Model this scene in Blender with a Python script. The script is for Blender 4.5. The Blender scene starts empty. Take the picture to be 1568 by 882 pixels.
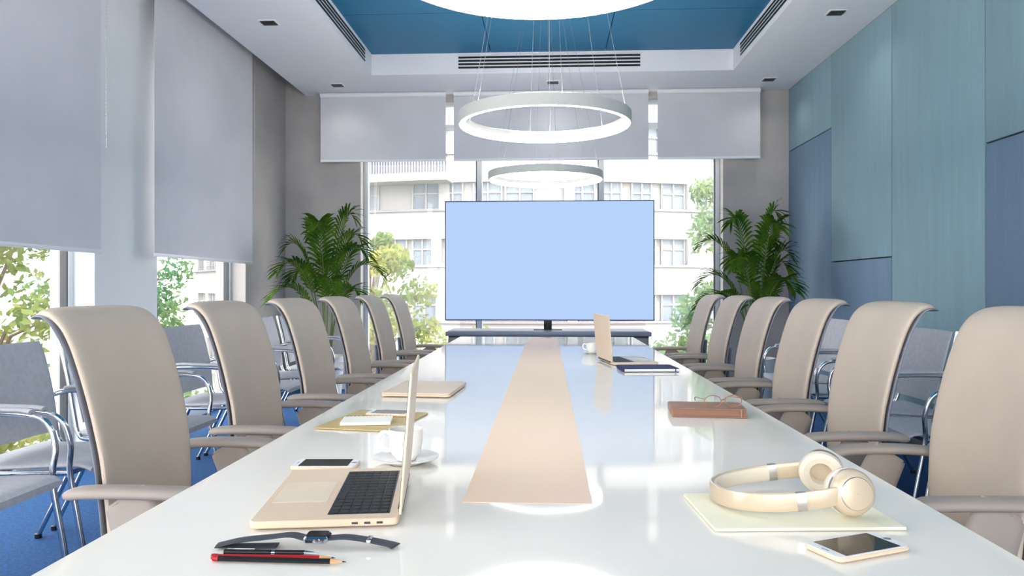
import bpy, bmesh, math, random
from mathutils import Vector, Matrix, noise
random.seed(7)
sc = bpy.context.scene
V = Vector
pi = math.pi

# ------------------------------------------------------------ materials
def lin(c):
    c = c/255.0
    return c/12.92 if c <= 0.04045 else ((c+0.055)/1.055)**2.4
def rgb(r, g, b):
    return (lin(r), lin(g), lin(b), 1.0)

def M(name, col, rough=0.5, metal=0.0, var=0.06, scale=(6, 6, 6), bump=0.0, bscale=(80, 80, 80), coat=0.0,
      emit=None, strength=0.0, col2=None, sheen=0.0, spec=0.5):
    m = bpy.data.materials.new(name)
    m.use_nodes = True
    nt = m.node_tree
    b = nt.nodes['Principled BSDF']
    b.inputs['Roughness'].default_value = rough
    b.inputs['Metallic'].default_value = metal
    b.inputs['Specular IOR Level'].default_value = spec
    b.inputs['Coat Weight'].default_value = coat
    b.inputs['Coat Roughness'].default_value = 0.04
    b.inputs['Sheen Weight'].default_value = sheen
    tc = nt.nodes.new('ShaderNodeTexCoord')
    mp = nt.nodes.new('ShaderNodeMapping')
    mp.inputs['Scale'].default_value = scale
    nz = nt.nodes.new('ShaderNodeTexNoise')
    nz.inputs['Scale'].default_value = 1.0
    nz.inputs['Detail'].default_value = 5
    nt.links.new(tc.outputs['Object'], mp.inputs['Vector'])
    nt.links.new(mp.outputs[0], nz.inputs['Vector'])
    cr = nt.nodes.new('ShaderNodeValToRGB')
    c = rgb(*col)
    if col2 is None:
        a = tuple(max(0, x*(1-var)) for x in c[:3])+(1,)
        d = tuple(min(1, x*(1+var)) for x in c[:3])+(1,)
    else:
        a = c
        d = rgb(*col2)
    cr.color_ramp.elements[0].position = 0.32
    cr.color_ramp.elements[1].position = 0.68
    cr.color_ramp.elements[0].color = a
    cr.color_ramp.elements[1].color = d
    nt.links.new(nz.outputs['Fac'], cr.inputs[0])
    nt.links.new(cr.outputs[0], b.inputs['Base Color'])
    if bump > 0:
        mp2 = nt.nodes.new('ShaderNodeMapping')
        mp2.inputs['Scale'].default_value = bscale
        n2 = nt.nodes.new('ShaderNodeTexNoise')
        n2.inputs['Scale'].default_value = 1.0
        n2.inputs['Detail'].default_value = 3
        bp = nt.nodes.new('ShaderNodeBump')
        bp.inputs['Strength'].default_value = bump
        bp.inputs['Distance'].default_value = 0.01
        nt.links.new(tc.outputs['Object'], mp2.inputs['Vector'])
        nt.links.new(mp2.outputs[0], n2.inputs['Vector'])
        nt.links.new(n2.outputs['Fac'], bp.inputs['Height'])
        nt.links.new(bp.outputs[0], b.inputs['Normal'])
    if emit is not None:
        b.inputs['Emission Color'].default_value = rgb(*emit)
        b.inputs['Emission Strength'].default_value = strength
    return m

def mat_translucent(name, c1, c2, fac, scale=(3, 3, 3), tcol=None):
    m = bpy.data.materials.new(name)
    m.use_nodes = True
    nt = m.node_tree
    nt.nodes.clear()
    out = nt.nodes.new('ShaderNodeOutputMaterial')
    tc = nt.nodes.new('ShaderNodeTexCoord')
    mp = nt.nodes.new('ShaderNodeMapping')
    mp.inputs['Scale'].default_value = scale
    nz = nt.nodes.new('ShaderNodeTexNoise')
    nz.inputs['Scale'].default_value = 1
    nz.inputs['Detail'].default_value = 4
    cr = nt.nodes.new('ShaderNodeValToRGB')
    cr.color_ramp.elements[0].position = 0.35
    cr.color_ramp.elements[1].position = 0.65
    cr.color_ramp.elements[0].color = rgb(*c1)
    cr.color_ramp.elements[1].color = rgb(*c2)
    d = nt.nodes.new('ShaderNodeBsdfDiffuse')
    t = nt.nodes.new('ShaderNodeBsdfTranslucent')
    mx = nt.nodes.new('ShaderNodeMixShader')
    mx.inputs[0].default_value = fac
    L = nt.links.new
    L(tc.outputs['Object'], mp.inputs[0]); L(mp.outputs[0], nz.inputs['Vector']); L(nz.outputs['Fac'], cr.inputs[0])
    L(cr.outputs[0], d.inputs[0]); L(cr.outputs[0], t.inputs[0])
    if tcol:
        nt.links.remove(t.inputs[0].links[0]); t.inputs[0].default_value = rgb(*tcol)
    L(d.outputs[0], mx.inputs[1]); L(t.outputs[0], mx.inputs[2]); L(mx.outputs[0], out.inputs[0])
    return m

def mat_pane(name):
    m = bpy.data.materials.new(name)
    m.use_nodes = True
    nt = m.node_tree
    nt.nodes.clear()
    out = nt.nodes.new('ShaderNodeOutputMaterial')
    t = nt.nodes.new('ShaderNodeBsdfTransparent')
    t.inputs[0].default_value = (0.97, 0.98, 0.98, 1)
    g = nt.nodes.new('ShaderNodeBsdfGlossy')
    g.inputs['Roughness'].default_value = 0.02
    mx = nt.nodes.new('ShaderNodeMixShader')
    mx.inputs[0].default_value = 0.04
    nt.links.new(t.outputs[0], mx.inputs[1]); nt.links.new(g.outputs[0], mx.inputs[2])
    nt.links.new(mx.outputs[0], out.inputs[0])
    return m

def mat_emit(name, col, s):
    m = bpy.data.materials.new(name)
    m.use_nodes = True
    nt = m.node_tree
    nt.nodes.clear()
    out = nt.nodes.new('ShaderNodeOutputMaterial')
    e = nt.nodes.new('ShaderNodeEmission')
    e.inputs[0].default_value = rgb(*col)
    e.inputs[1].default_value = s
    nt.links.new(e.outputs[0], out.inputs[0])
    return m

leather = M('beige_leather', (203, 187, 171), 0.6, var=0.03, bump=0.12, bscale=(160, 160, 160), spec=.3)
shell = M('grey_shell', (136, 139, 152), 0.45, var=0.03)
armmat = M('arm_pad_taupe', (160, 149, 141), 0.5, var=0.04, spec=.3)
chrome = M('chrome', (205, 210, 218), 0.15, 1.0, var=0.03)
alu = M('brushed_aluminium', (205, 200, 195), 0.3, 1.0, var=0.04)
gold = M('gold_aluminium', (232, 208, 182), 0.35, 0.0, var=0.03)
greymesh = M('grey_mesh_fabric', (192, 192, 198), 0.8, var=0.07, scale=(40, 40, 40), bump=0.3, bscale=(300, 300, 300))
tablewhite = M('white_lacquer', (247, 242, 233), 0.05, var=0.01, spec=.5)
stripmat = M('peach_beige_inlay', (248, 214, 196), 0.45, var=0.02, col2=(250, 222, 190), scale=(1, .5, 1), spec=.15)
carpet = M('blue_carpet', (10, 74, 128), 0.95, var=0.3, scale=(60, 60, 60), bump=0.5, bscale=(220, 220, 220))
ceilmat = M('white_ceiling_paint', (236, 236, 241), 0.7, var=0.01)
bluetray = M('blue_ceiling_panel', (4, 108, 150), 0.5, var=0.06, scale=(1, 1, 1))
plaster = M('grey_plaster', (174, 169, 167), 0.85, var=0.08, scale=(2.5, 2.5, 2.5), bump=0.25, bscale=(30, 30, 30))
plasterL = M('light_plaster', (224, 226, 228), 0.8, var=0.03, scale=(2, 2, 2))
teal = M('teal_fabric_panel', (138, 167, 177), 0.8, var=0.05, scale=(14, 14, 1.2), bump=0.2, bscale=(120, 120, 8))
navyp = M('slate_blue_fabric_panel', (112, 136, 160), 0.8, var=0.05, scale=(14, 14, 1.2), bump=0.2, bscale=(120, 120, 8))
seam = M('dark_seam', (40, 55, 75), 0.7)
blindm = mat_translucent('roller_blind_fabric', (216, 216, 222), (221, 221, 227), 0.14)
whitem = M('white_plastic', (235, 235, 238), 0.4, var=0.01)
blackm = M('black_plastic', (16, 16, 18), 0.35, var=0.05)
darkgrey = M('dark_grey', (58, 60, 66), 0.45, var=0.05)
framem = M('window_frame_paint', (212, 216, 220), 0.45, var=0.02)
framed = M('window_frame_dark', (60, 64, 70), 0.45, var=0.02)
pane = mat_pane('window_glass')
screenm = mat_emit('screen_glow', (184, 211, 251), 1.0)
ledm = mat_emit('led_white', (255, 251, 246), 20)
ceilfill = mat_emit('added_ceiling_fill', (255, 250, 246), 110)  # added glow that brightens the ceiling
ringbody = M('lamp_body_grey', (208, 207, 202), 0.5, 0.0, var=0.02)
potm = M('white_ceramic_pot', (232, 232, 230), 0.3, var=0.02)
soil = M('soil', (60, 45, 32), 0.95, var=0.3, scale=(40, 40, 40))
leafm = mat_translucent('palm_leaf', (24, 62, 24), (84, 112, 36), 0.12, scale=(7, 7, 7), tcol=(90, 124, 36))
stemm = M('palm_stem', (96, 112, 52), 0.6, var=0.15)
china = M('white_china', (243, 240, 236), 0.15, var=0.01, coat=0.5)
coffee = M('coffee', (70, 40, 22), 0.2)
phoneglass = M('phone_glass', (20, 21, 26), 0.08, var=0.05, spec=.35)
navyb = M('navy_cover', (40, 46, 100), 0.6, spec=.2)
brownl = M('brown_leather', (158, 118, 96), 0.5, var=0.12, scale=(25, 25, 25))
paper = M('paper', (246, 243, 232), 0.8, var=0.01)
yellowp = M('pale_cream_paper', (246, 241, 216), 0.8, var=0.01)
goldb = M('gold_board', (204, 178, 122), 0.45, 0.1)
hpm = M('headphone_champagne', (206, 188, 164), 0.3, 0.15, var=0.02, coat=0.3)
hpw = M('headphone_cushion', (226, 214, 196), 0.5, var=0.02)
redm = M('red_lacquer', (170, 26, 28), 0.3)
woodm = M('pencil_wood', (214, 170, 120), 0.6)
rubberd = M('strap_dark_grey', (62, 64, 74), 0.55, var=0.04)
extwall = M('exterior_render', (153, 151, 152), 0.9, var=0.04, scale=(.6, .6, .6), spec=.1)
extgrey = M('exterior_grey', (132, 132, 137), 0.9, var=0.05, spec=.1)
extglass = M('exterior_window_glass', (108, 118, 131), 0.5, 0.0, col2=(134, 138, 146), scale=(.5, .5, .5), spec=.1)
extrail = M('exterior_railing', (88, 90, 104), 0.6, spec=.1)
treeleaf = mat_translucent('tree_leaf', (96, 116, 64), (148, 146, 82), 0.45, scale=(.8, .8, .8))
treelf2 = mat_translucent('tree_leaf_green', (76, 114, 82), (120, 138, 92), 0.45, scale=(.8, .8, .8))
bark = M('tree_bark', (92, 78, 66), 0.9, var=0.2)
groundm = M('ground_paving', (118, 120, 112), 0.95, var=0.1, scale=(1, 1, 1), spec=.1)

# ------------------------------------------------------------ builder
class B:
    def __init__(s, name):
        s.name = name; s.v = []; s.f = []; s.m = []; s.mats = []
    def mi(s, mat):
        if mat not in s.mats: s.mats.append(mat)
        return s.mats.index(mat)
    def add(s, vs, fs, mat, X=None):
        o = len(s.v)
        for p in vs:
            p = V(p)
            s.v.append(tuple(X @ p) if X else tuple(p))
        i = s.mi(mat)
        for f in fs:
            s.f.append([o+k for k in f]); s.m.append(i)
    def bm(s, bm, mat, X=None):
        bm.verts.ensure_lookup_table(); bm.verts.index_update()
        s.add([v.co.copy() for v in bm.verts], [[v.index for v in f.verts] for f in bm.faces], mat, X)
        bm.free()
    def box(s, x0, x1, y0, y1, z0, z1, mat, bev=0, X=None, seg=2):
        bm = bmesh.new()
        bmesh.ops.create_cube(bm, size=1)
        for v in bm.verts:
            v.co = V(((x0+x1)/2+v.co.x*(x1-x0), (y0+y1)/2+v.co.y*(y1-y0), (z0+z1)/2+v.co.z*(z1-z0)))
        if bev > 0:
            bmesh.ops.bevel(bm, geom=bm.edges[:], offset=bev, segments=seg, affect='EDGES', profile=.5)
        s.bm(bm, mat, X)
    def plate(s, x0, x1, y0, y1, z0, z1, r, mat, bev=0.001, X=None):
        pts = []
        for cx, cy, a0 in ((x1-r, y1-r, 0), (x0+r, y1-r, 90), (x0+r, y0+r, 180), (x1-r, y0+r, 270)):
            for k in range(6):
                a = math.radians(a0+k*18)
                pts.append((cx, cy, math.cos(a), math.sin(a)))
        secs = []
        for z, ins in ((z0, bev), (z0+bev, 0), (z1-bev, 0), (z1, bev)):
            secs.append([V((cx+c*(r-ins), cy+q*(r-ins), z)) for cx, cy, c, q in pts])
        s.loft(secs, mat, X=X)
    def loft(s, secs, mat, caps=True, X=None, closed=False):
        n = len(secs[0]); vs = [p for q in secs for p in q]; fs = []
        L = len(secs)
        for i in range(L if closed else L-1):
            for j in range(n):
                a = i*n+j; b = i*n+(j+1) % n
                c = ((i+1) % L)*n+(j+1) % n; d = ((i+1) % L)*n+j
                fs.append([a, b, c, d])
        if caps and not closed:
            fs.append(list(range(n))[::-1]); fs.append([(L-1)*n+k for k in range(n)])
        s.add(vs, fs, mat, X)
    def lathe(s, prof, mat, n=32, X=None, close=False):
        secs = [[V((r*math.cos(2*pi*k/n), r*math.sin(2*pi*k/n), z)) for k in range(n)] for r, z in prof]
        s.loft(secs, mat, caps=not close, X=X, closed=close)
    def cyl(s, p0, p1, r0, mat, r1=None, n=16, X=None):
        s.tube([p0, p1], r0, mat, n=n, X=X, radii=[r0, r1 if r1 is not None else r0])
    def tube(s, pts, r, mat, ry=None, up=None, n=8, X=None, radii=None, closed=False, sup=1.0):
        pts = [V(p) for p in pts]; L = len(pts); secs = []
        prev = None
        for i, p in enumerate(pts):
            if closed: t = (pts[(i+1) % L]-pts[i-1]).normalized()
            else: t = (pts[min(i+1, L-1)]-pts[max(i-1, 0)]).normalized()
            if up is not None:
                sd = t.cross(V(up)).normalized()
            else:
                if prev is None:
                    sd = t.orthogonal().normalized()
                else:
                    sd = (prev - t*prev.dot(t)).normalized()
                prev = sd
            u = sd.cross(t)
            k = radii[i]/r if radii else 1.0
            rx, rz = r*k, (ry if ry else r)*k
            loop = []
            for j in range(n):
                a = 2*pi*j/n
                c, q = math.cos(a), math.sin(a)
                c = math.copysign(abs(c)**sup, c); q = math.copysign(abs(q)**sup, q)
                loop.append(p+sd*rx*c+u*rz*q)
            secs.append(loop)
        s.loft(secs, mat, X=X, closed=closed)
    def ball(s, c, r, mat, sc3=(1, 1, 1), X=None, n=16):
        bm = bmesh.new()
        bmesh.ops.create_uvsphere(bm, u_segments=n, v_segments=n//2+2, radius=r)
        for v in bm.verts: v.co = V((v.co.x*sc3[0]+c[0], v.co.y*sc3[1]+c[1], v.co.z*sc3[2]+c[2]))
        s.bm(bm, mat, X)
    def mesh(s, angle=38, recalc=True):
        me = bpy.data.meshes.new(s.name)
        me.from_pydata(s.v, [], s.f)
        for m in s.mats: me.materials.append(m)
        me.polygons.foreach_set('material_index', s.m)
        if recalc:
            bm = bmesh.new(); bm.from_mesh(me)
            bmesh.ops.recalc_face_normals(bm, faces=bm.faces[:]); bm.to_mesh(me); bm.free()
        me.polygons.foreach_set('use_smooth', [True]*len(me.polygons))
        me.update()
        try: me.set_sharp_from_angle(angle=math.radians(angle))
        except Exception: pass
        return me
    def obj(s, loc=(0, 0, 0), rz=0, **k):
        return place(s.name, s.mesh(**k), loc, rz)

def place(name, me, loc=(0, 0, 0), rz=0):
    o = bpy.data.objects.new(name, me)
    o.location = loc; o.rotation_euler = (0, 0, rz)
    sc.collection.objects.link(o)
    return o

def cat(pts, sub=5):
    pts = [V(p) for p in pts]; out = []
    P = [pts[0]*2-pts[1]]+pts+[pts[-1]*2-pts[-2]]
    for i in range(1, len(P)-2):
        for k in range(sub):
            t = k/sub; a, b, c, d = P[i-1], P[i], P[i+1], P[i+2]
            out.append(.5*((2*b)+(c-a)*t+(2*a-5*b+4*c-d)*t*t+(3*b-a-3*c+d)*t**3))
    out.append(pts[-1])
    return out

# ------------------------------------------------------------ dimensions
XL, XR, YB, YF = -2.96, 2.64, 8.15, -2.6
ZC = 3.31; ZT = 3.52; ZS = 3.72

b = B('floor'); b.box(XL-.3, XR+.2, YF-.2, YB+.3, -.15, 0, carpet); b.obj()

tx0, tx1, ty0, ty1 = -1.79, 1.85, -1.6, 7.38
cx0 = -2.72
b = B('ceiling')
b.box(cx0, tx0, YF, YB, ZC, ZT+.05, ceilmat)
b.box(tx1, XR, YF, YB, ZC, ZT+.05, ceilmat)
b.box(tx0, tx1, ty1, YB, ZC, ZT+.05, ceilmat)
b.box(tx0, tx1, YF, ty0, ZC, ZT+.05, ceilmat)
b.box(XL-.3, XR+.2, YF-.2, YB+.3, ZT+.05, ZS, ceilmat)
b.obj()
b = B('ceiling_tray_panel')
nx = [tx0, -.57, .58, tx1]
ys = [ty0, .3, 1.5, 2.7, 3.9, 5.1, 6.3, ty1]
for i in range(3):
    for j in range(len(ys)-1):
        b.box(nx[i]+.004, nx[i+1]-.004, ys[j]+.004, ys[j+1]-.004, ZT, ZT+.03, bluetray)
b.box(tx0, tx1, ty0, ty1, ZT+.03, ZT+.048, seam)
b.obj()
def vent(name, along, a0, a1, c, face):
    b = B(name)
    for k in range(4):
        z = 3.372+k*.034
        if along == 'x':
            b.box(a0, a1, c-.006, c+.01, z-.009, z+.009, blackm)
            b.box(a0, a1, c-.012, c+.01, z+.010, z+.020, ceilmat)
        else:
            if face > 0: b.box(c-.01, c+.006, a0, a1, z-.009, z+.009, blackm)
            else: b.box(c-.006, c+.01, a0, a1, z-.009, z+.009, blackm)
    return b.obj()
vent('air_vent', 'x', -.90, .93, ty1, 1)
vent('air_vent', 'y', 4.9, 7.1, tx0, 1)
vent('air_vent', 'y', 4.9, 7.1, tx1, -1)
b = B('recessed_downlight')
b.box(-.07, .07, -.06, .06, -.006, .002, whitem, .002)
b.box(-.058, .058, -.048, .048, -.010, -.004, darkgrey)
b.box(-.05, -.005, -.03, .03, -.013, -.009, blackm)
b.box(.005, .05, -.03, .03, -.013, -.009, blackm)
me = b.mesh()
dls = [(-2.24, 7.72), (.06, 7.72), (2.3, 7.72), (2.27, 5.87), (-2.27, 5.87), (2.27, 3.6), (-2.27, 3.6), (2.27, 1.3), (-2.27, 1.3), (2.27, -1), (-2.27, -1)]
for x, y in dls:
    place('recessed_downlight', me, (x, y, ZC))

b = B('wall_right')
b.box(XR+.03, XR+.2, YF-.2, YB+.3, -.0, ZS-.15, seam)
yy = 8.15; splits = {0: 2.63, 1: 1.38, 2: None, 3: 2.01, 4: 1.38, 5: None, 6: 2.63, 7: 1.38, 8: 2.0}
i = 0
while yy > YF:
    y0 = max(yy-1.2, YF); sp = splits[i]
    if sp is None:
        b.box(XR, XR+.04, y0+.005, yy-.005, .08, ZC, teal, .004)
    else:
        b.box(XR, XR+.04, y0+.005, yy-.005, sp+.005, ZC, teal, .004)
        b.box(XR, XR+.04, y0+.005, yy-.005, .08, sp-.005, navyp, .004)
    yy -= 1.2; i += 1
b.obj()
b = B('baseboard_right'); b.box(XR-.012, XR+.04, YF, YB, 0, .08, darkgrey, .003); b.obj()

wx0, wx1 = -2.1, 1.93
b = B('wall_back')
b.box(XL-.3, wx0, YB, YB+.3, 0, ZS-.15, plaster)
b.box(wx1, XR+.2, YB, YB+.3, 0, ZS-.15, plaster)
b.box(wx0, wx1, YB, YB+.3, 3.26, ZS-.15, plaster)
b.obj()
b = B('baseboard_back'); b.box(XL, wx0, YB-.012, YB, 0, .08, whitem, .003); b.box(wx1, XR-.02, YB-.012, YB, 0, .08, whitem, .003); b.obj()
# front wall of the room (behind the photographer) is unseen; its glazing is added to let daylight in
b = B('wall_front')
b.box(XL-.3, XL+.15, YF-.2, YF, 0, ZS-.15, plasterL); b.box(XR-.15, XR+.2, YF-.2, YF, 0, ZS-.15, plasterL)
b.box(XL+.15, XR-.15, YF-.2, YF, 3.26, ZS-.15, plasterL)
b.obj()

b = B('wall_left')
segs = [(7.05, YB, plaster), (4.65, 5.42, plasterL), (1.6, 2.1, plasterL), (YF, -1.0, plasterL)]
for y0, y1, m in segs:
    b.box(XL-.3, XL, y0, y1, 0, ZS-.15, m)
for y0, y1 in ((5.42, 7.05), (2.1, 4.65), (-1, 1.6)):
    b.box(XL-.3, XL, y0, y1, 3.22, ZS-.15, plasterL)
b.obj()
def window(name, axis, a0, a1, c, z0, z1, muls, transoms, darkedge=True):
    b = B(name); t = .05
    def bar(u0, u1, v0, v1, mat, d=.06):
        if axis == 'x': b.box(u0, u1, c-d/2, c+d/2, v0, v1, mat, .003)
        else: b.box(c-d/2, c+d/2, u0, u1, v0, v1, mat, .003)
    bar(a0, a0+t, z0, z1, framem); bar(a1-t, a1, z0, z1, framem)
    bar(a0, a1, z0, z0+.08, framem); bar(a0, a1, z1-t, z1, framem)
    for u in muls:
        bar(u-.03, u+.03, z0+.08, z1-t, framem, .07)
        bar(u-.042, u-.03, z0+.08, z1-t, framed, .05)
    if darkedge:
        bar(a1-t-.012, a1-t, z0+.08, z1-t, framed, .05)
    for v in transoms: bar(a0+t, a1-t, v-.03, v+.03, framem, .065)
    bar(a0+t, a1-t, z0+.08, z1-t, pane, .008)
    return b.obj(recalc=True)
window('window_1', 'x', wx0, wx1, YB+.17, 0, 3.26, [-.77, .61], [2.97])
window('window_2', 'y', 5.42, 7.05, XL-.17, 0, 3.22, [], [])
window('window_3', 'y', 2.1, 4.65, XL-.17, 0, 3.22, [3.4], [])
window('window_4', 'y', -1, 1.6, XL-.17, 0, 3.22, [.3], [])
window('added_front_glazing', 'x', XL+.15, XR-.15, YF-.12, 0, 3.26, [-1.5, -.2, 1.1], [])  # unseen glazing, added as a broad daylight source
def blind(axis, a0, a1, c, z0, z1, side=1):
    b = B('roller_blind')
    if axis == 'x':
        b.box(a0, a1, c-.001, c+.001, z0, z1, blindm)
        b.box(a0, a1, c-.009, c+.009, z0-.02, z0+.006, whitem, .004)
        b.cyl((a0, c, z1-.03), (a1, c, z1-.03), .028, whitem)
    else:
        b.box(c-.001, c+.001, a0, a1, z0, z1, blindm)
        b.box(c-.009, c+.009, a0, a1, z0-.02, z0+.006, whitem, .004)
        b.cyl((c, a0, z1-.03), (c, a1, z1-.03), .028, whitem)
        z = 2.05
        while z < z1:
            b.ball((c+.005, a1+.05, z), .0045, alu, n=6); z += .024
        b.cyl((c+.005, a1+.05, 2.05), (c+.005, a1+.05, z1), .0012, alu, n=5)
    return b.obj()
blind('x', -2.52, -1.12, 8.03, 2.56, ZC-.001)
blind('x', -1.03, 1.1, 8.03, 2.56, ZC-.001)
blind('x', 1.2, 2.3, 8.03, 2.56, ZC-.001)
blind('y', 5.2, 6.97, -2.86, 1.39, 3.55)
blind('y', 2.6, 4.56, -2.86, 1.38, 3.55)
blind('y', -1.0, 1.6, -2.86, 2.9, 3.55)

# ------------------------------------------------------------ conference table
b = B('conference_table')
TZ = .75
b.plate(-.702, .684, .25, 5.86, TZ-.035, TZ, .03, tablewhite, .003)
b.box(-.154, .082, 1.325, 5.70, TZ-.001, TZ+.0006, stripmat)
for y in (1.0, 3.0, 5.0):
    b.box(-.28, .28, y-.25, y+.25, .03, TZ-.03, tablewhite, .02)
    b.box(-.33, .33, y-.3, y+.3, 0, .035, alu, .01)
b.box(-.5, .5, .6, 5.4, TZ-.09, TZ-.033, darkgrey, .01)
b.obj()
TI = TZ+.0012

# ------------------------------------------------------------ office chair (front = +X)
def selo(n, e1, e2):
    o = []
    for k in range(n):
        a = 2*pi*k/n; c, q = math.cos(a), math.sin(a)
        o.append((math.copysign(abs(c)**e1, c), math.copysign(abs(q)**e2, q)))
    return o
def back_loft(b, prof, mat, ht, off=0, grow=0, cup=.03, n=32, ex=.45, sub=5, cuptop=1.0):
    pp = cat([(x, z, w) for x, z, w in prof], sub)
    L = len(pp); secs = []
    lo = selo(n, ex, .75)
    for i, p in enumerate(pp):
        a, c = pp[max(i-1, 0)], pp[min(i+1, L-1)]
        t = V((c.x-a.x, 0, c.y-a.y)).normalized()
        nrm = V((t.z, 0, -t.x))
        k = 1.0
        e = min(i, L-1-i)
        if e == 0: k = .45
        elif e == 1: k = .85
        f = i/(L-1)
        cu = cup*(1-(1-cuptop)*max(0, (f-.35)/.65)**.8)
        secs.append([V((p.x, 0, p.y))+nrm*(off+ht*k*w)+V((cu*u*u, (p.z+grow)*u, 0)) for u, w in lo])
    b.loft(secs, mat)

b = B('office_chair')
prof = [(-.165, .455, .185), (-.175, .50, .205), (-.18, .60, .215), (-.19, .72, .222), (-.21, .85, .226), (-.24, .97, .227),
        (-.265, 1.035, .225), (-.295, 1.068, .218), (-.325, 1.076, .203), (-.347, 1.070, .185)]
back_loft(b, prof, leather, .016, off=0, cup=.03, cuptop=0)
prof2 = [(x-.018 + (.005 if i > 6 else 0), z-(.006 if i > 5 else 0), w-.003) for i, (x, z, w) in enumerate(prof)]
back_loft(b, prof2, shell, .007, grow=.006, cup=.03, cuptop=0)
secs = []
sp = cat([(-.2, .462, .2), (-.15, .47, .235), (0, .475, .25), (.14, .475, .245), (.22, .462, .235), (.255, .435, .21)], 4)
for i, p in enumerate(sp):
    k = .5 if i in (0, len(sp)-1) else 1
    secs.append([V((p.x, p.z*u, p.y+.035*k*w+.01*u*u)) for u, w in selo(32, .45, .7)])
b.loft(secs, leather)
secs = [[V((x, .2*u*s, .425+.02*w)) for u, w in selo(24, .4, .6)] for x, s in ((-.19, .8), (-.1, 1), (.1, 1), (.2, .8))]
b.loft(secs, shell)
b.tube(cat([(-.03, 0, .40), (-.17, 0, .40), (-.225, 0, .46), (-.235, 0, .60), (-.245, 0, .75)], 5), .035, shell, ry=.014, up=(1, 0, .2), n=12)
for s in (-1, 1):
    pad = cat([(-.215, .265*s, .652), (-.15, .275*s, .66), (-.05, .28*s, .662), (.06, .275*s, .658), (.115, .262*s, .65)], 5)
    rr = [.036]*len(pad); rr[0] = .018; rr[-1] = .018; rr[1] = .031; rr[-2] = .031
    b.tube(pad, .036, armmat, ry=.014, up=(0, 0, 1), n=16, radii=rr, sup=.8)
    br = cat([(.02, .16*s, .415), (.015, .23*s, .42), (-.0, .275*s, .47), (-.03, .285*s, .56), (-.06, .28*s, .635), (-.07, .278*s, .652)], 5)
    b.tube(br, .055, armmat, ry=.011, up=(0, s, .15), n=14, sup=.8, radii=[.035+.02*math.sin(pi*min(1, k/(len(br)-1)*1.0))+.012*k/(len(br)-1) for k in range(len(br))])
b.cyl((0, 0, .09), (0, 0, .30), .027, blackm)
b.cyl((0, 0, .28), (0, 0, .42), .018, chrome)
b.box(-.1, .1, -.06, .06, .375, .42, darkgrey, .012)
for k in range(5):
    a = 2*pi*k/5+.3; c, q = math.cos(a), math.sin(a)
    b.tube(cat([(.02*c, .02*q, .115), (.15*c, .15*q, .10), (.29*c, .29*q, .078)], 4), .022, alu, ry=.013, up=(0, 0, 1), n=10,
           radii=[.024-.009*j/8 for j in range(9)])
    for w in (-1, 1):
        ox, oy = -q*.016*w, c*.016*w
        b.cyl((.29*c+ox*.5, .29*q+oy*.5, .03), (.29*c+ox*1.5, .29*q+oy*1.5, .03), .03, blackm, n=16)
    b.cyl((.29*c, .29*q, .03), (.29*c, .29*q, .08), .008, darkgrey, n=8)
chair = b.mesh(angle=50)
for y, j in ((1.95, .02), (2.70, 0), (3.45, -.01), (4.20, .0), (4.97, .01), (5.74, 0)):
    place('office_chair', chair, (-.925, y, 0), j)
for y, j in ((1.95, -.02), (2.69, 0.01), (3.40, 0), (4.13, -.01), (4.85, 0), (5.58, 0.01)):
    place('office_chair', chair, (.945, y, 0), pi+j)

# ------------------------------------------------------------ visitor chair
b = B('visitor_armchair')
prof = [(-.20, .50, .225), (-.215, .60, .235), (-.24, .72, .24), (-.27, .84, .238), (-.29, .90, .232)]
back_loft(b, prof, greymesh, .010, cup=.015, n=24)
secs = []
for i, p in enumerate(cat([(-.22, .445, .225), (-.1, .44, .235), (.1, .45, .235), (.22, .452, .235), (.26, .435, .23)], 4)):
    secs.append([V((p.x, p.z*u, p.y+.013*w)) for u, w in selo(24, .4, .6)])
b.loft(secs, greymesh)
for s in (-1, 1):
    y = .26*s
    b.tube(cat([(-.295, y*.92, .90), (-.245, y*.95, .72), (-.215, y*.95, .55), (-.19, y*.95, .45), (-.12, y*.95, .425), (.2, y*.95, .43)], 5), .011, chrome)
    b.tube(cat([(-.235, y*.97, .655), (-.15, y*1.06, .672), (.08, y*1.06, .668), (.17, y*1.05, .64), (.205, y*1.03, .55), (.20, y, .43), (.24, y, .2), (.27, y, .012)], 6), .0115, chrome)
    b.tube([(-.18, y*1.06, .685), (-.14, y*1.065, .69), (.07, y*1.065, .686), (.11, y*1.06, .68)], .02, greymesh, ry=.009, up=(0, 0, 1), n=10)
    b.tube(cat([(-.10, y, .425), (-.18, y, .25), (-.30, y, .012)], 5), .0115, chrome)
    b.cyl((.27, y, 0), (.27, y, .02), .015, blackm); b.cyl((-.30, y, 0), (-.30, y, .02), .015, blackm)
for x in (-.1, .18):
    b.cyl((x, -.255, .425), (x, .255, .425), .009, chrome)
vch = b.mesh(angle=50)
for y in (2.35, 2.97, 3.6, 4.5, 5.13, 5.78, 6.4):
    place('visitor_armchair', vch, (-2.02, y, 0), 0)
for y in (2.5, 3.12, 3.74, 4.36, 5.1, 5.72):
    place('visitor_armchair', vch, (1.95, y, 0), pi)

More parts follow.
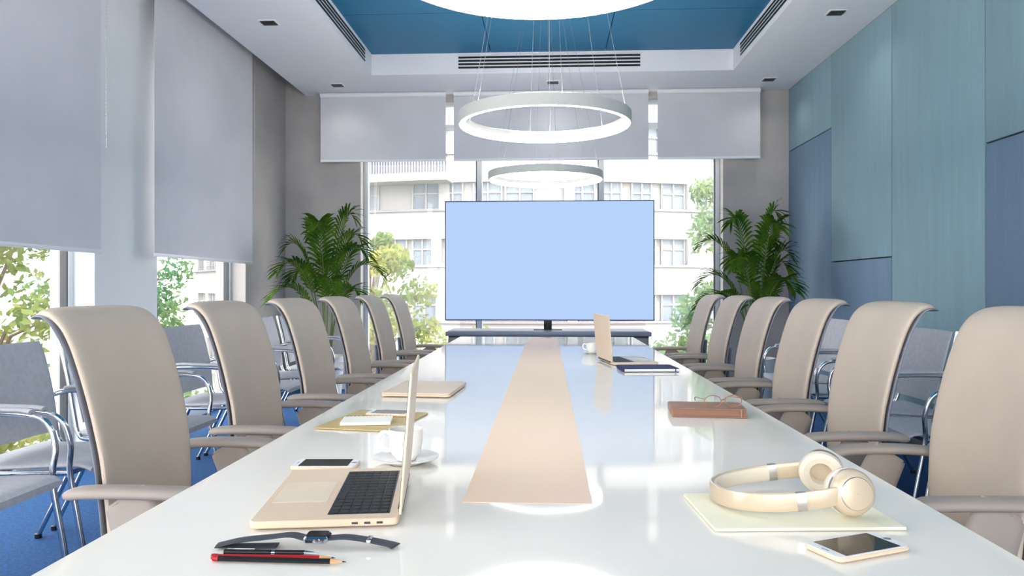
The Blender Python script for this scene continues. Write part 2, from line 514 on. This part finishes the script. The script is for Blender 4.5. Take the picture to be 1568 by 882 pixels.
# ------------------------------------------------------------ screen & console
b = B('presentation_screen')
sx0, sx1, sz0, sz1, sy = -.90, .93, .855, 1.905, 6.4
bez = M('screen_bezel', (96, 100, 116), .4)
b.box(sx0, sx1, sy, sy+.03, sz0, sz1, bez, .003)
b.box(sx0+.010, sx1-.010, sy-.002, sy+.002, sz0+.010, sz1-.010, screenm)
b.box(-.25, .25, sy+.028, sy+.06, 1.1, 1.6, blackm, .01)
b.box(-.03, .04, sy+.02, sy+.06, .772, 1.2, blackm, .004)
b.box(-.12, .13, sy+.0, sy+.09, .772, .778, blackm, .002)
b.obj()
b = B('media_console')
b.box(-.86, .87, 6.15, 6.7, .735, .771, M('console_top', (112, 122, 142), .4), .005)
b.box(-.84, .85, 6.18, 6.68, .08, .736, darkgrey, .005)
cdoor = M('console_door', (120, 124, 132), .4)
for k in range(4):
    x = -.835+k*.421
    b.box(x, x+.412, 6.165, 6.182, .1, .72, cdoor, .003)
b.box(-.8, .82, 6.22, 6.64, 0, .08, blackm)
b.obj()

# ------------------------------------------------------------ ring pendants
RZ = 1.99
b = B('ring_pendant_lamp')
R = .452
b.lathe([(R, 0.0), (R, .058), (R-.036, .058), (R-.036, .016), (R-.024, 0.0)], ringbody, n=96, close=True)
b.lathe([(R-.0245, -.0015), (R-.008, -.0015), (R-.008, .001), (R-.0245, .001)], ledm, n=96, close=True)
b.lathe([(R-.0368, .026), (R-.0368, .014), (R-.0235, -.0015), (R-.026, .003), (R-.035, .018), (R-.0355, .026)], ledm, n=96, close=True)
b.lathe([(R-.007, .058), (R-.007, .060), (R-.029, .060), (R-.029, .058)], ceilfill, n=96, close=True)  # glowing strip added on the hidden ring top to light the ceiling
top = ZT-RZ
wire = M('suspension_wire', (130, 130, 132), .5)
for k in range(6):
    a = 2*pi*k/6+pi/6+.2
    b.cyl(((R-.02)*math.cos(a), (R-.02)*math.sin(a), .05), (.15*math.cos(a), .15*math.sin(a), top-.02), .0010, wire, n=5)
b.cyl((0.02, 0, top-.02), ((R-.02)*math.cos(1.5), (R-.02)*math.sin(1.5), .05), .0013, wire, n=5)
b.lathe([(.001, top), (.17, top), (.17, top-.03), (.16, top-.035), (.001, top-.035)], whitem, n=48)
rl = b.mesh()
for y in (1.87, 3.84, 5.78):
    place('ring_pendant_lamp', rl, (-.015, y, RZ), 0)

# ------------------------------------------------------------ palms
def palm(name, loc, seed, xs=(1, 1)):
    rnd = random.Random(seed)
    b = B(name)
    b.lathe([(.13, 0), (.15, .02), (.185, .42), (.19, .45), (.172, .45), (.168, .40), (.001, .40)], potm, n=32)
    b.lathe([(.001, .412), (.165, .41), (.165, .39), (.001, .39)], soil, n=24)
    nf = 13
    for i in range(nf):
        az = i*2.399+rnd.uniform(-.25, .25)
        q = i/(nf-1)
        H = 1.74-.80*q+rnd.uniform(-.07, .07)
        Rr = .26+.40*q**.6+rnd.uniform(-.05, .05)
        if math.cos(az) > 0: Rr *= 1-(1-xs[1])*abs(math.cos(az))
        else: Rr *= 1-(1-xs[0])*abs(math.cos(az))
        if math.sin(az) > 0: Rr *= 1-.3*math.sin(az)
        bx, by = .05*math.cos(az), .05*math.sin(az)
        P = []
        N = 26
        for k in range(N+1):
            t = k/N
            r = Rr*(t**1.7)
            z = .40+H*(1.5*t-.45*t**2-.30*(.4+.6*q)*t**4 - .10*t**6)
            P.append(V((bx+r*math.cos(az), by+r*math.sin(az), z)))
        b.tube(P, .008, stemm, n=6, radii=[.009-.0075*k/N for k in range(N+1)])
        NL = 20
        for k in range(NL+1):
            s01 = k/NL
            tt = .45+.55*s01
            f = tt*N; k0 = min(int(f), N-1); p = P[k0].lerp(P[k0+1], f-k0)
            T = (P[k0+1]-P[k0]).normalized()
            side = T.cross(V((0, 0, 1)))
            if side.length < .1: side = V((-math.sin(az), math.cos(az), 0))
            side.normalize()
            upv = side.cross(T).normalized()
            if upv.z < 0: upv = -upv
            ln = (.09+.16*math.sin(pi*min(1, .2+.72*s01)))*rnd.uniform(.85, 1.1)
            for sg in (-1, 1):
                d = (side*sg*.8+T*(.55+.7*s01)+upv*.18).normalized()
                w = (T-d*T.dot(d)).normalized()*.0135
                a = p; m1 = p+d*ln*.4+V((0, 0, .004)); m2 = p+d*ln*.75+V((0, 0, -.014*ln/.2)); e = p+d*ln+V((0, 0, -.045*ln/.2))
                b.add([a-w*.3, a+w*.3, m1+w, m1-w, m2+w*.75, m2-w*.75, e], [[0, 1, 2, 3], [3, 2, 4, 5], [5, 4, 6]], leafm)
    b.v = [(x, min(y, 8.0-loc[1]), z) for x, y, z in b.v]
    return b.obj(loc=loc, recalc=False)
palm('potted_palm', (-2.25, 7.34, 0), 3, (.75, 1))
palm('potted_palm', (2.06, 7.34, 0), 12, (1, .55))

# ------------------------------------------------------------ table items
M_key = M('keycap_black', (30, 30, 34), .5)
gold2 = M('trackpad', (242, 224, 200), .25, 0)
def laptop(loc, rz):
    b = B('laptop')
    W, D = .34, .238
    b.plate(-D, 0, -W/2, W/2, .002, .014, .012, gold, .002)
    b.box(-.118, -.016, -.142, .142, .0135, .0143, blackm)
    for r in range(6):
        for c in range(14):
            x = -.115+r*.0163; y = -.139+c*.0199
            if r == 0 and 4 <= c <= 8:
                if c == 4: b.box(x, x+.0145, y, y+.0975, .0143, .0156, M_key, .001, seg=1)
                continue
            b.box(x, x+.0145, y, y+.0177, .0143, .0156, M_key, .001, seg=1)
    b.box(-.225, -.13, -.065, .065, .0138, .0143, gold2)
    for x in (-.03, -.05, -.07): b.box(x-.005, x+.005, -W/2-.0005, -W/2+.002, .006, .0095, darkgrey)
    X = Matrix.Translation((0, 0, .013)) @ Matrix.Rotation(math.radians(4.5), 4, 'Y')
    R2 = X @ Matrix(((0, 0, 1, 0), (0, 1, 0, 0), (1, 0, 0, 0), (0, 0, 0, 1)))
    b.plate(.003, D, -W/2, W/2, 0, .0042, .012, gold, .001, X=R2)
    b.box(.008, D-.006, -W/2+.006, W/2-.006, -.0008, .0002, blackm, X=R2)
    b.box(.016, D-.014, -W/2+.014, W/2-.014, -.0012, -.0006, phoneglass, X=R2)
    b.cyl((0, -.12, .012), (0, .12, .012), .005, darkgrey, n=10)
    for x in (-.22, -.02):
        for y in (-.15, .15): b.cyl((x, y, 0), (x, y, .003), .006, blackm, n=10)
    return b.obj(loc=loc, rz=rz)
laptop((-.266, 1.350, TI), math.radians(8.0))
laptop((.302, 3.86, TI), math.radians(189.5))

b = B('closed_laptop')
b.plate(-.125, .125, -.17, .17, .002, .009, .012, gold, .002); b.plate(-.125, .125, -.17, .17, .0095, .015, .012, gold, .002)
b.box(-.1, .1, -.14, .14, 0, .003, blackm)
b.obj(loc=(-.458, 2.75, TI), rz=math.radians(-4))

def phone(loc, rz, name='smartphone', z=TI):
    b = B(name)
    b.plate(-.07, .07, -.036, .036, 0, .0075, .010, gold, .002)
    b.plate(-.0685, .0685, -.0345, .0345, .0070, .0079, .009, whitem, .0003)
    b.box(-.053, .053, -.031, .031, .0077, .0082, phoneglass)
    b.cyl((.061, 0, .0077), (.061, 0, .0083), .0055, alu, n=16)
    b.box(-.0615, -.060, -.007, .007, .0078, .0082, darkgrey)
    return b.obj(loc=(loc[0], loc[1], z), rz=rz)
phone((-.482, 1.575), math.radians(3))
phone((.460, 1.112), math.radians(24.5))

def cup(loc, sc_=1.0, rz=pi):
    b = B('coffee_cup')
    b.lathe([(.001, 0), (.04, 0), (.045, .004), (.072, .012), (.073, .014), (.045, .008), (.03, .006), (.001, .006)], china, n=48)
    b.lathe([(.001, .007), (.022, .007), (.024, .012), (.033, .022), (.037, .045), (.0385, .075), (.036, .075), (.0345, .045), (.03, .025), (.001, .018)], china, n=48)
    b.lathe([(.001, .062), (.035, .062), (.0345, .058), (.001, .058)], coffee, n=32)
    b.tube(cat([(.034, 0, .064), (.050, 0, .068), (.060, 0, .055), (.056, 0, .036), (.043, 0, .027), (.034, 0, .028)], 5), .0045, china, ry=.0035, up=(0, 1, 0), n=10)
    o = b.obj(loc=loc, rz=rz); o.scale = (sc_,)*3
    return o
cup((-.315, 1.62, TI), 1.0, pi+.15)
cup((.262, 4.36, TI), .85, pi)

b = B('clipboard')
b.plate(-.115, .115, -.15, .15, 0, .004, .008, goldb, .001)
b.box(-.03, .03, .125, .148, .004, .009, alu, .002)
b.obj(loc=(-.505, 2.12, TI), rz=math.radians(-10))
b = B('spiral_notepad')
b.box(-.07, .07, -.05, .05, 0, .008, paper, .001)
b.box(-.07, .07, -.05, .05, .008, .0088, paper)
for k in range(12):
    x = -.062+k*.0113
    b.tube([V((x, .05+.005*math.cos(a), .0055+.005*math.sin(a))) for a in [2*pi*j/10 for j in range(10)]], .0005, darkgrey, n=5, closed=True)
b.obj(loc=(-.515, 2.07, TI+.005), rz=math.radians(8))
phone((-.475, 2.20), math.radians(-5), z=TI+.005)

def book(name, loc, rz, w, d, t, cover, pages):
    b = B(name)
    b.plate(-w/2, w/2, -d/2, d/2, 0, .002, .004, cover, .0005)
    b.box(-w/2+.003, w/2-.003, -d/2+.003, d/2-.003, .002, t-.002, pages)
    b.plate(-w/2, w/2, -d/2, d/2, t-.002, t, .004, cover, .0005)
    b.tube([(-w/2+.001, -d/2+.002, t/2), (-w/2+.001, d/2-.002, t/2)], .003, cover, ry=t/2, up=(0, 0, 1), n=12)
    b.box(w/2-.02, w/2-.016, -d/2-.0006, d/2+.0006, .0003, t+.0006, cover)
    return b.obj(loc=loc, rz=rz)
book('notebook', (.475, 3.50, TI), math.radians(5), .26, .18, .016, navyb, paper)
book('leather_journal', (.492, 2.29, TI), math.radians(-4), .22, .14, .026, brownl, M('journal_edge', (140, 102, 82), .7, var=.2, scale=(4, 4, 300)))
b = B('eyeglasses')
for s in (-1, 1):
    b.tube([V((.032*s+.026*math.cos(a), 0, .02+.018*math.sin(a))) for a in [2*pi*j/20 for j in range(20)]], .0014, brownl, n=6, closed=True)
    b.tube(cat([(.058*s, 0, .026), (.062*s, .02, .026), (.055*s, .09, .020), (.045*s, .12, .004)], 4), .0015, brownl, n=6)
b.tube(cat([(-.007, 0, .022), (0, 0, .026), (.007, 0, .022)], 3), .0014, brownl, n=6)
o = b.obj(loc=(.53, 2.235, TI+.0275), rz=math.radians(8))

b = B('writing_pad')
b.plate(-.155, .155, -.1, .1, 0, .005, .002, yellowp, .0005)
b.obj(loc=(.415, 1.292, TI), rz=math.radians(4))
b = B('headphones')
cA = V((.085, .075, .043)); cB = V((.095, -.07, .043))
band = cat([(.082, .088, .045), (.04, .100, .036), (-.03, .098, .026), (-.095, .062, .020), (-.122, 0, .019), (-.095, -.062, .020), (-.03, -.094, .026), (.04, -.095, .036), (.09, -.084, .045)], 6)
b.tube(band, .0045, hpm, ry=.0155, up=(0, 0, 1), n=16, sup=.7)
inner = [V((p.x*.95, p.y*.94, p.z)) for p in band[10:-10]]
b.tube(inner, .005, hpw, ry=.0135, up=(0, 0, 1), n=14, sup=.8)
for i in (9, len(band)-10):
    p = band[i]; q = band[i+1]
    b.tube([p-(q-p)*.25, q], .006, alu, ry=.0165, up=(0, 0, 1), n=16, sup=.7)
for c, s in ((cA, 1), (cB, -1)):
    ax = V((.25, s, .12)).normalized()
    Rm = ax.to_track_quat('Z', 'Y').to_matrix().to_4x4()
    X = Matrix.Translation(c) @ Rm
    b.lathe([(.001, .020), (.026, .020), (.034, .016), (.038, .008), (.038, .0), (.001, -.002)], hpm, n=36, X=X)
    b.lathe([(.0265, .0202), (.024, .0212), (.001, .0212), (.001, .018), (.0265, .018)], hpm, n=36, X=X)
    b.lathe([(.0275, .0195), (.0265, .0206), (.0258, .0195)], alu, n=36, X=X, close=True)
    b.lathe([(.0385, .0035), (.0385, -.0025), (.036, -.0025), (.036, .0035)], alu, n=36, X=X, close=True)
    b.lathe([(.018, -.002), (.036, -.002), (.0395, -.008), (.038, -.018), (.030, -.023), (.020, -.020), (.017, -.012)], hpw, n=36, X=X, close=True)
    b.lathe([(.001, -.006), (.019, -.006), (.019, -.002), (.001, -.002)], hpm, n=24, X=X)
b.obj(loc=(.418, 1.325, TI+.0055), rz=math.radians(-6))

b = B('wristwatch')
b.plate(-.019, .019, -.0165, .0165, .008, .019, .007, chrome, .003)
b.plate(-.0155, .0155, -.013, .013, .0185, .0198, .005, phoneglass, .0004)
b.cyl((.004, -.0165, .014), (.004, -.0195, .014), .0032, chrome, n=14)
b.tube(cat([(-.018, 0, .013), (-.04, .002, .017), (-.075, .004, .013), (-.115, 0, .010), (-.15, -.003, .003)], 6), .0115, rubberd, ry=.0016, up=(0, 0, 1), n=12, sup=.7)
b.tube(cat([(-.15, -.003, .003), (-.11, -.002, .002), (-.06, 0, .002)], 6), .011, rubberd, ry=.0012, up=(0, 0, 1), n=12, sup=.7)
b.tube(cat([(.018, 0, .013), (.045, -.002, .015), (.08, -.002, .010), (.112, -.006, .005), (.118, -.008, .003)], 6), .0115, rubberd, ry=.0016, up=(0, 0, 1), n=12, sup=.7)
b.box(.075, .082, -.0135, .009, .009, .0135, chrome, .001)
b.obj(loc=(-.345, 1.085, TI), rz=math.radians(3))
def pencil(loc, rz, body, L=.185, pen=False):
    b = B('ballpoint_pen' if pen else 'pencil')
    n = 6 if not pen else 16
    b.cyl((-L/2, 0, .004), (L/2-.022, 0, .004), .004, body, n=n)
    if pen:
        b.cyl((L/2-.022, 0, .004), (L/2, 0, .004), .004, chrome, r1=.001, n=n)
        b.box(-L/2+.005, -L/2+.045, -.001, .001, .008, .0095, chrome, .0004)
        b.cyl((-.0, 0, .004), (.005, 0, .004), .0043, chrome, n=n)
    else:
        b.cyl((L/2-.022, 0, .004), (L/2-.005, 0, .004), .004, woodm, r1=.0013, n=n)
        b.cyl((L/2-.005, 0, .004), (L/2, 0, .004), .0013, blackm, r1=.0003, n=n)
        b.cyl((-L/2-.008, 0, .004), (-L/2, 0, .004), .0041, redm, n=12)
    return b.obj(loc=loc, rz=rz)
pencil((-.375, 1.018, TI), math.radians(-1.5), blackm)
pencil((-.387, 1.028, TI), math.radians(1), redm, .17)
pencil((-.40, 1.046, TI), math.radians(1), blackm, .14, True)

# ------------------------------------------------------------ exterior
b = B('ground'); b.box(-80, 80, -30, 120, -4.3, -4.2, groundm); b.obj()

def facade(name, C, Rr, a0, a1, zbase, nfl, per=2.8, spand=1.5, seed=1, n=60, bal=()):
    rnd = random.Random(seed)
    b = B(name)
    def arc(r0, r1, u0, u1, z0, z1, mat, k=None):
        k = k or max(1, int(abs(u1-u0)/(a1-a0)*n))
        secs = []
        for i in range(k+1):
            a = u0+(u1-u0)*i/k; c, q = math.cos(a), math.sin(a)
            secs.append([V((C[0]+r0*c, C[1]+r0*q, z0)), V((C[0]+r1*c, C[1]+r1*q, z0)), V((C[0]+r1*c, C[1]+r1*q, z1)), V((C[0]+r0*c, C[1]+r0*q, z1))])
        b.loft(secs, mat)
    arc(Rr-1.5, Rr-.3, a0, a1, zbase, zbase+nfl*per+.8, extwall)
    step = 1.6/Rr
    for f in range(nfl):
        z = zbase+f*per
        arc(Rr-.3, Rr, a0, a1, z, z+spand, extwall)
        arc(Rr-.3, Rr+.12, a0, a1, z+spand-.12, z+spand, extgrey)
        a = a0; i = 0
        while a < a1-step:
            w = step*rnd.choice((.75, .9, 1.0))
            if rnd.random() < .78:
                arc(Rr-.3, Rr-.24, a+.05*step, a+w*.95, z+spand, z+per, extglass, 1)
                for u in (a+.05*step, a+w*.5, a+w*.93):
                    arc(Rr-.3, Rr-.16, u, u+.08/Rr, z+spand, z+per, extwall, 1)
                arc(Rr-.3, Rr-.18, a+.05*step, a+w*.95, z+spand+.75, z+spand+.82, extwall, 1)
            if i % 4 == 3: arc(Rr-.3, Rr+.05, a+w, a+w+.5/Rr, z+spand, z+per, extwall, 1)
            a += step; i += 1
        for (u0, u1, fl) in bal:
            if f in fl:
                arc(Rr, Rr+1.3, u0, u1, z-.05, z+.15, extwall)
                arc(Rr+1.25, Rr+1.3, u0, u1, z+.15, z+.35, extwall)
                u = u0
                while u < u1:
                    arc(Rr+1.24, Rr+1.3, u, u+.05/Rr, z+.3, z+1.15, extrail, 1); u += .14/Rr
                arc(Rr+1.22, Rr+1.32, u0, u1, z+1.12, z+1.2, extrail)
    return b.obj(angle=20)
facade('apartment_building', (-1.5, 62), 26, math.radians(-155), math.radians(-40), -4.8, 7,
       bal=((math.radians(-90), math.radians(-78), (3,)), (math.radians(-112), math.radians(-97), (4,))), seed=4)
facade('apartment_building', (-50, 12), 20, math.radians(-75), math.radians(70), -4.5, 5, seed=9, bal=((0, .3, (1, 2, 3)),))

def tree(name, loc, h, spread, mat, seed, nl=5200, ls=.11):
    rnd = random.Random(seed)
    b = B(name)
    b.tube(cat([(0, 0, 0), (.1, .05, h*.3), (-.05, .1, h*.6), (0, 0, h*.85)], 4), .12, bark, n=8, radii=[.14-.10*k/12 for k in range(13)])
    cl = []
    for i in range(22):
        a = rnd.uniform(0, 2*pi); q = rnd.random()
        z = h*(.28+.66*q); r = spread*math.sqrt(rnd.random())*(1.0-.55*abs(q-.35))
        c = V((r*math.cos(a), r*math.sin(a), z)); cl.append((c, rnd.uniform(.35, .7)*spread*.6))
        b.tube([(0, 0, z*.75), c*.5+V((0, 0, z*.45)), c], .03, bark, n=5, radii=[.04, .025, .01])
    for i in range(nl):
        c, r = rnd.choice(cl)
        d = V((rnd.gauss(0, 1), rnd.gauss(0, 1), rnd.gauss(0, .8))).normalized()*r*rnd.random()**.4
        p = c+d
        n1 = V((rnd.gauss(0, 1), rnd.gauss(0, 1), rnd.gauss(0, 1))).normalized(); n2 = n1.orthogonal().normalized()
        s = ls*rnd.uniform(.6, 1.3)
        b.add([p-n1*s, p+n2*s*.5, p+n1*s, p-n2*s*.5], [[0, 1, 2, 3]], mat)
    return b.obj(loc=loc, recalc=False)
G = -4.2
tree('street_tree', (-3.8, 15.5, G), 7.0, 1.3, treeleaf, 1, 3600, .08)
tree('street_tree', (3.7, 14.5, G), 7.7, 1.2, treelf2, 2, 3600, .08)
tree('street_tree', (2.9, 17, G), 4.3, 1.3, treelf2, 3, 3600, .08)
tree('street_tree', (-2.2, 18, G), 4.3, 1.4, treeleaf, 4, 3600, .08)
tree('street_tree', (-8.4, 10.4, G), 6.9, 1.9, treeleaf, 5, 3600, .08)
tree('street_tree', (-8.8, 14.6, G), 7.0, 1.5, treelf2, 6, 3200, .08)
tree('street_tree', (-7.6, 6.2, G), 5.3, 1.7, treeleaf, 7, 3600, .08)

# ------------------------------------------------------------ light
w = bpy.data.worlds.new('sky'); sc.world = w; w.use_nodes = True
bg = w.node_tree.nodes['Background']
bg.inputs[0].default_value = (1.0, .98, .965, 1); bg.inputs[1].default_value = 7.0
sun = bpy.data.lights.new('sun', 'SUN'); sun.energy = 3.0; sun.angle = .03; sun.color = (1, .97, .92)
so = bpy.data.objects.new('sun', sun); sc.collection.objects.link(so)
so.rotation_euler = V((-.35, .62, -.85)).to_track_quat('-Z', 'Y').to_euler()
for i, (x, y) in enumerate(dls):
    l = bpy.data.lights.new('downlight_lamp', 'SPOT'); l.energy = 7; l.spot_size = 2.4; l.spot_blend = 1.0; l.shadow_soft_size = .05
    l.color = (1, .96, .90)
    o = bpy.data.objects.new('downlight_lamp', l); o.location = (x, y, ZC-.03); sc.collection.objects.link(o)

# ------------------------------------------------------------ camera
cam = bpy.data.cameras.new('camera'); co = bpy.data.objects.new('camera', cam); sc.collection.objects.link(co)
cam.sensor_width = 36; cam.lens = 1120/1568*36; cam.clip_start = .05; cam.clip_end = 300
co.location = (0, 0, 1.14); co.rotation_euler = (pi/2, 0, math.atan(54/1120))
sc.camera = co
sc.view_settings.view_transform = 'Standard'
sc.view_settings.look = 'None'
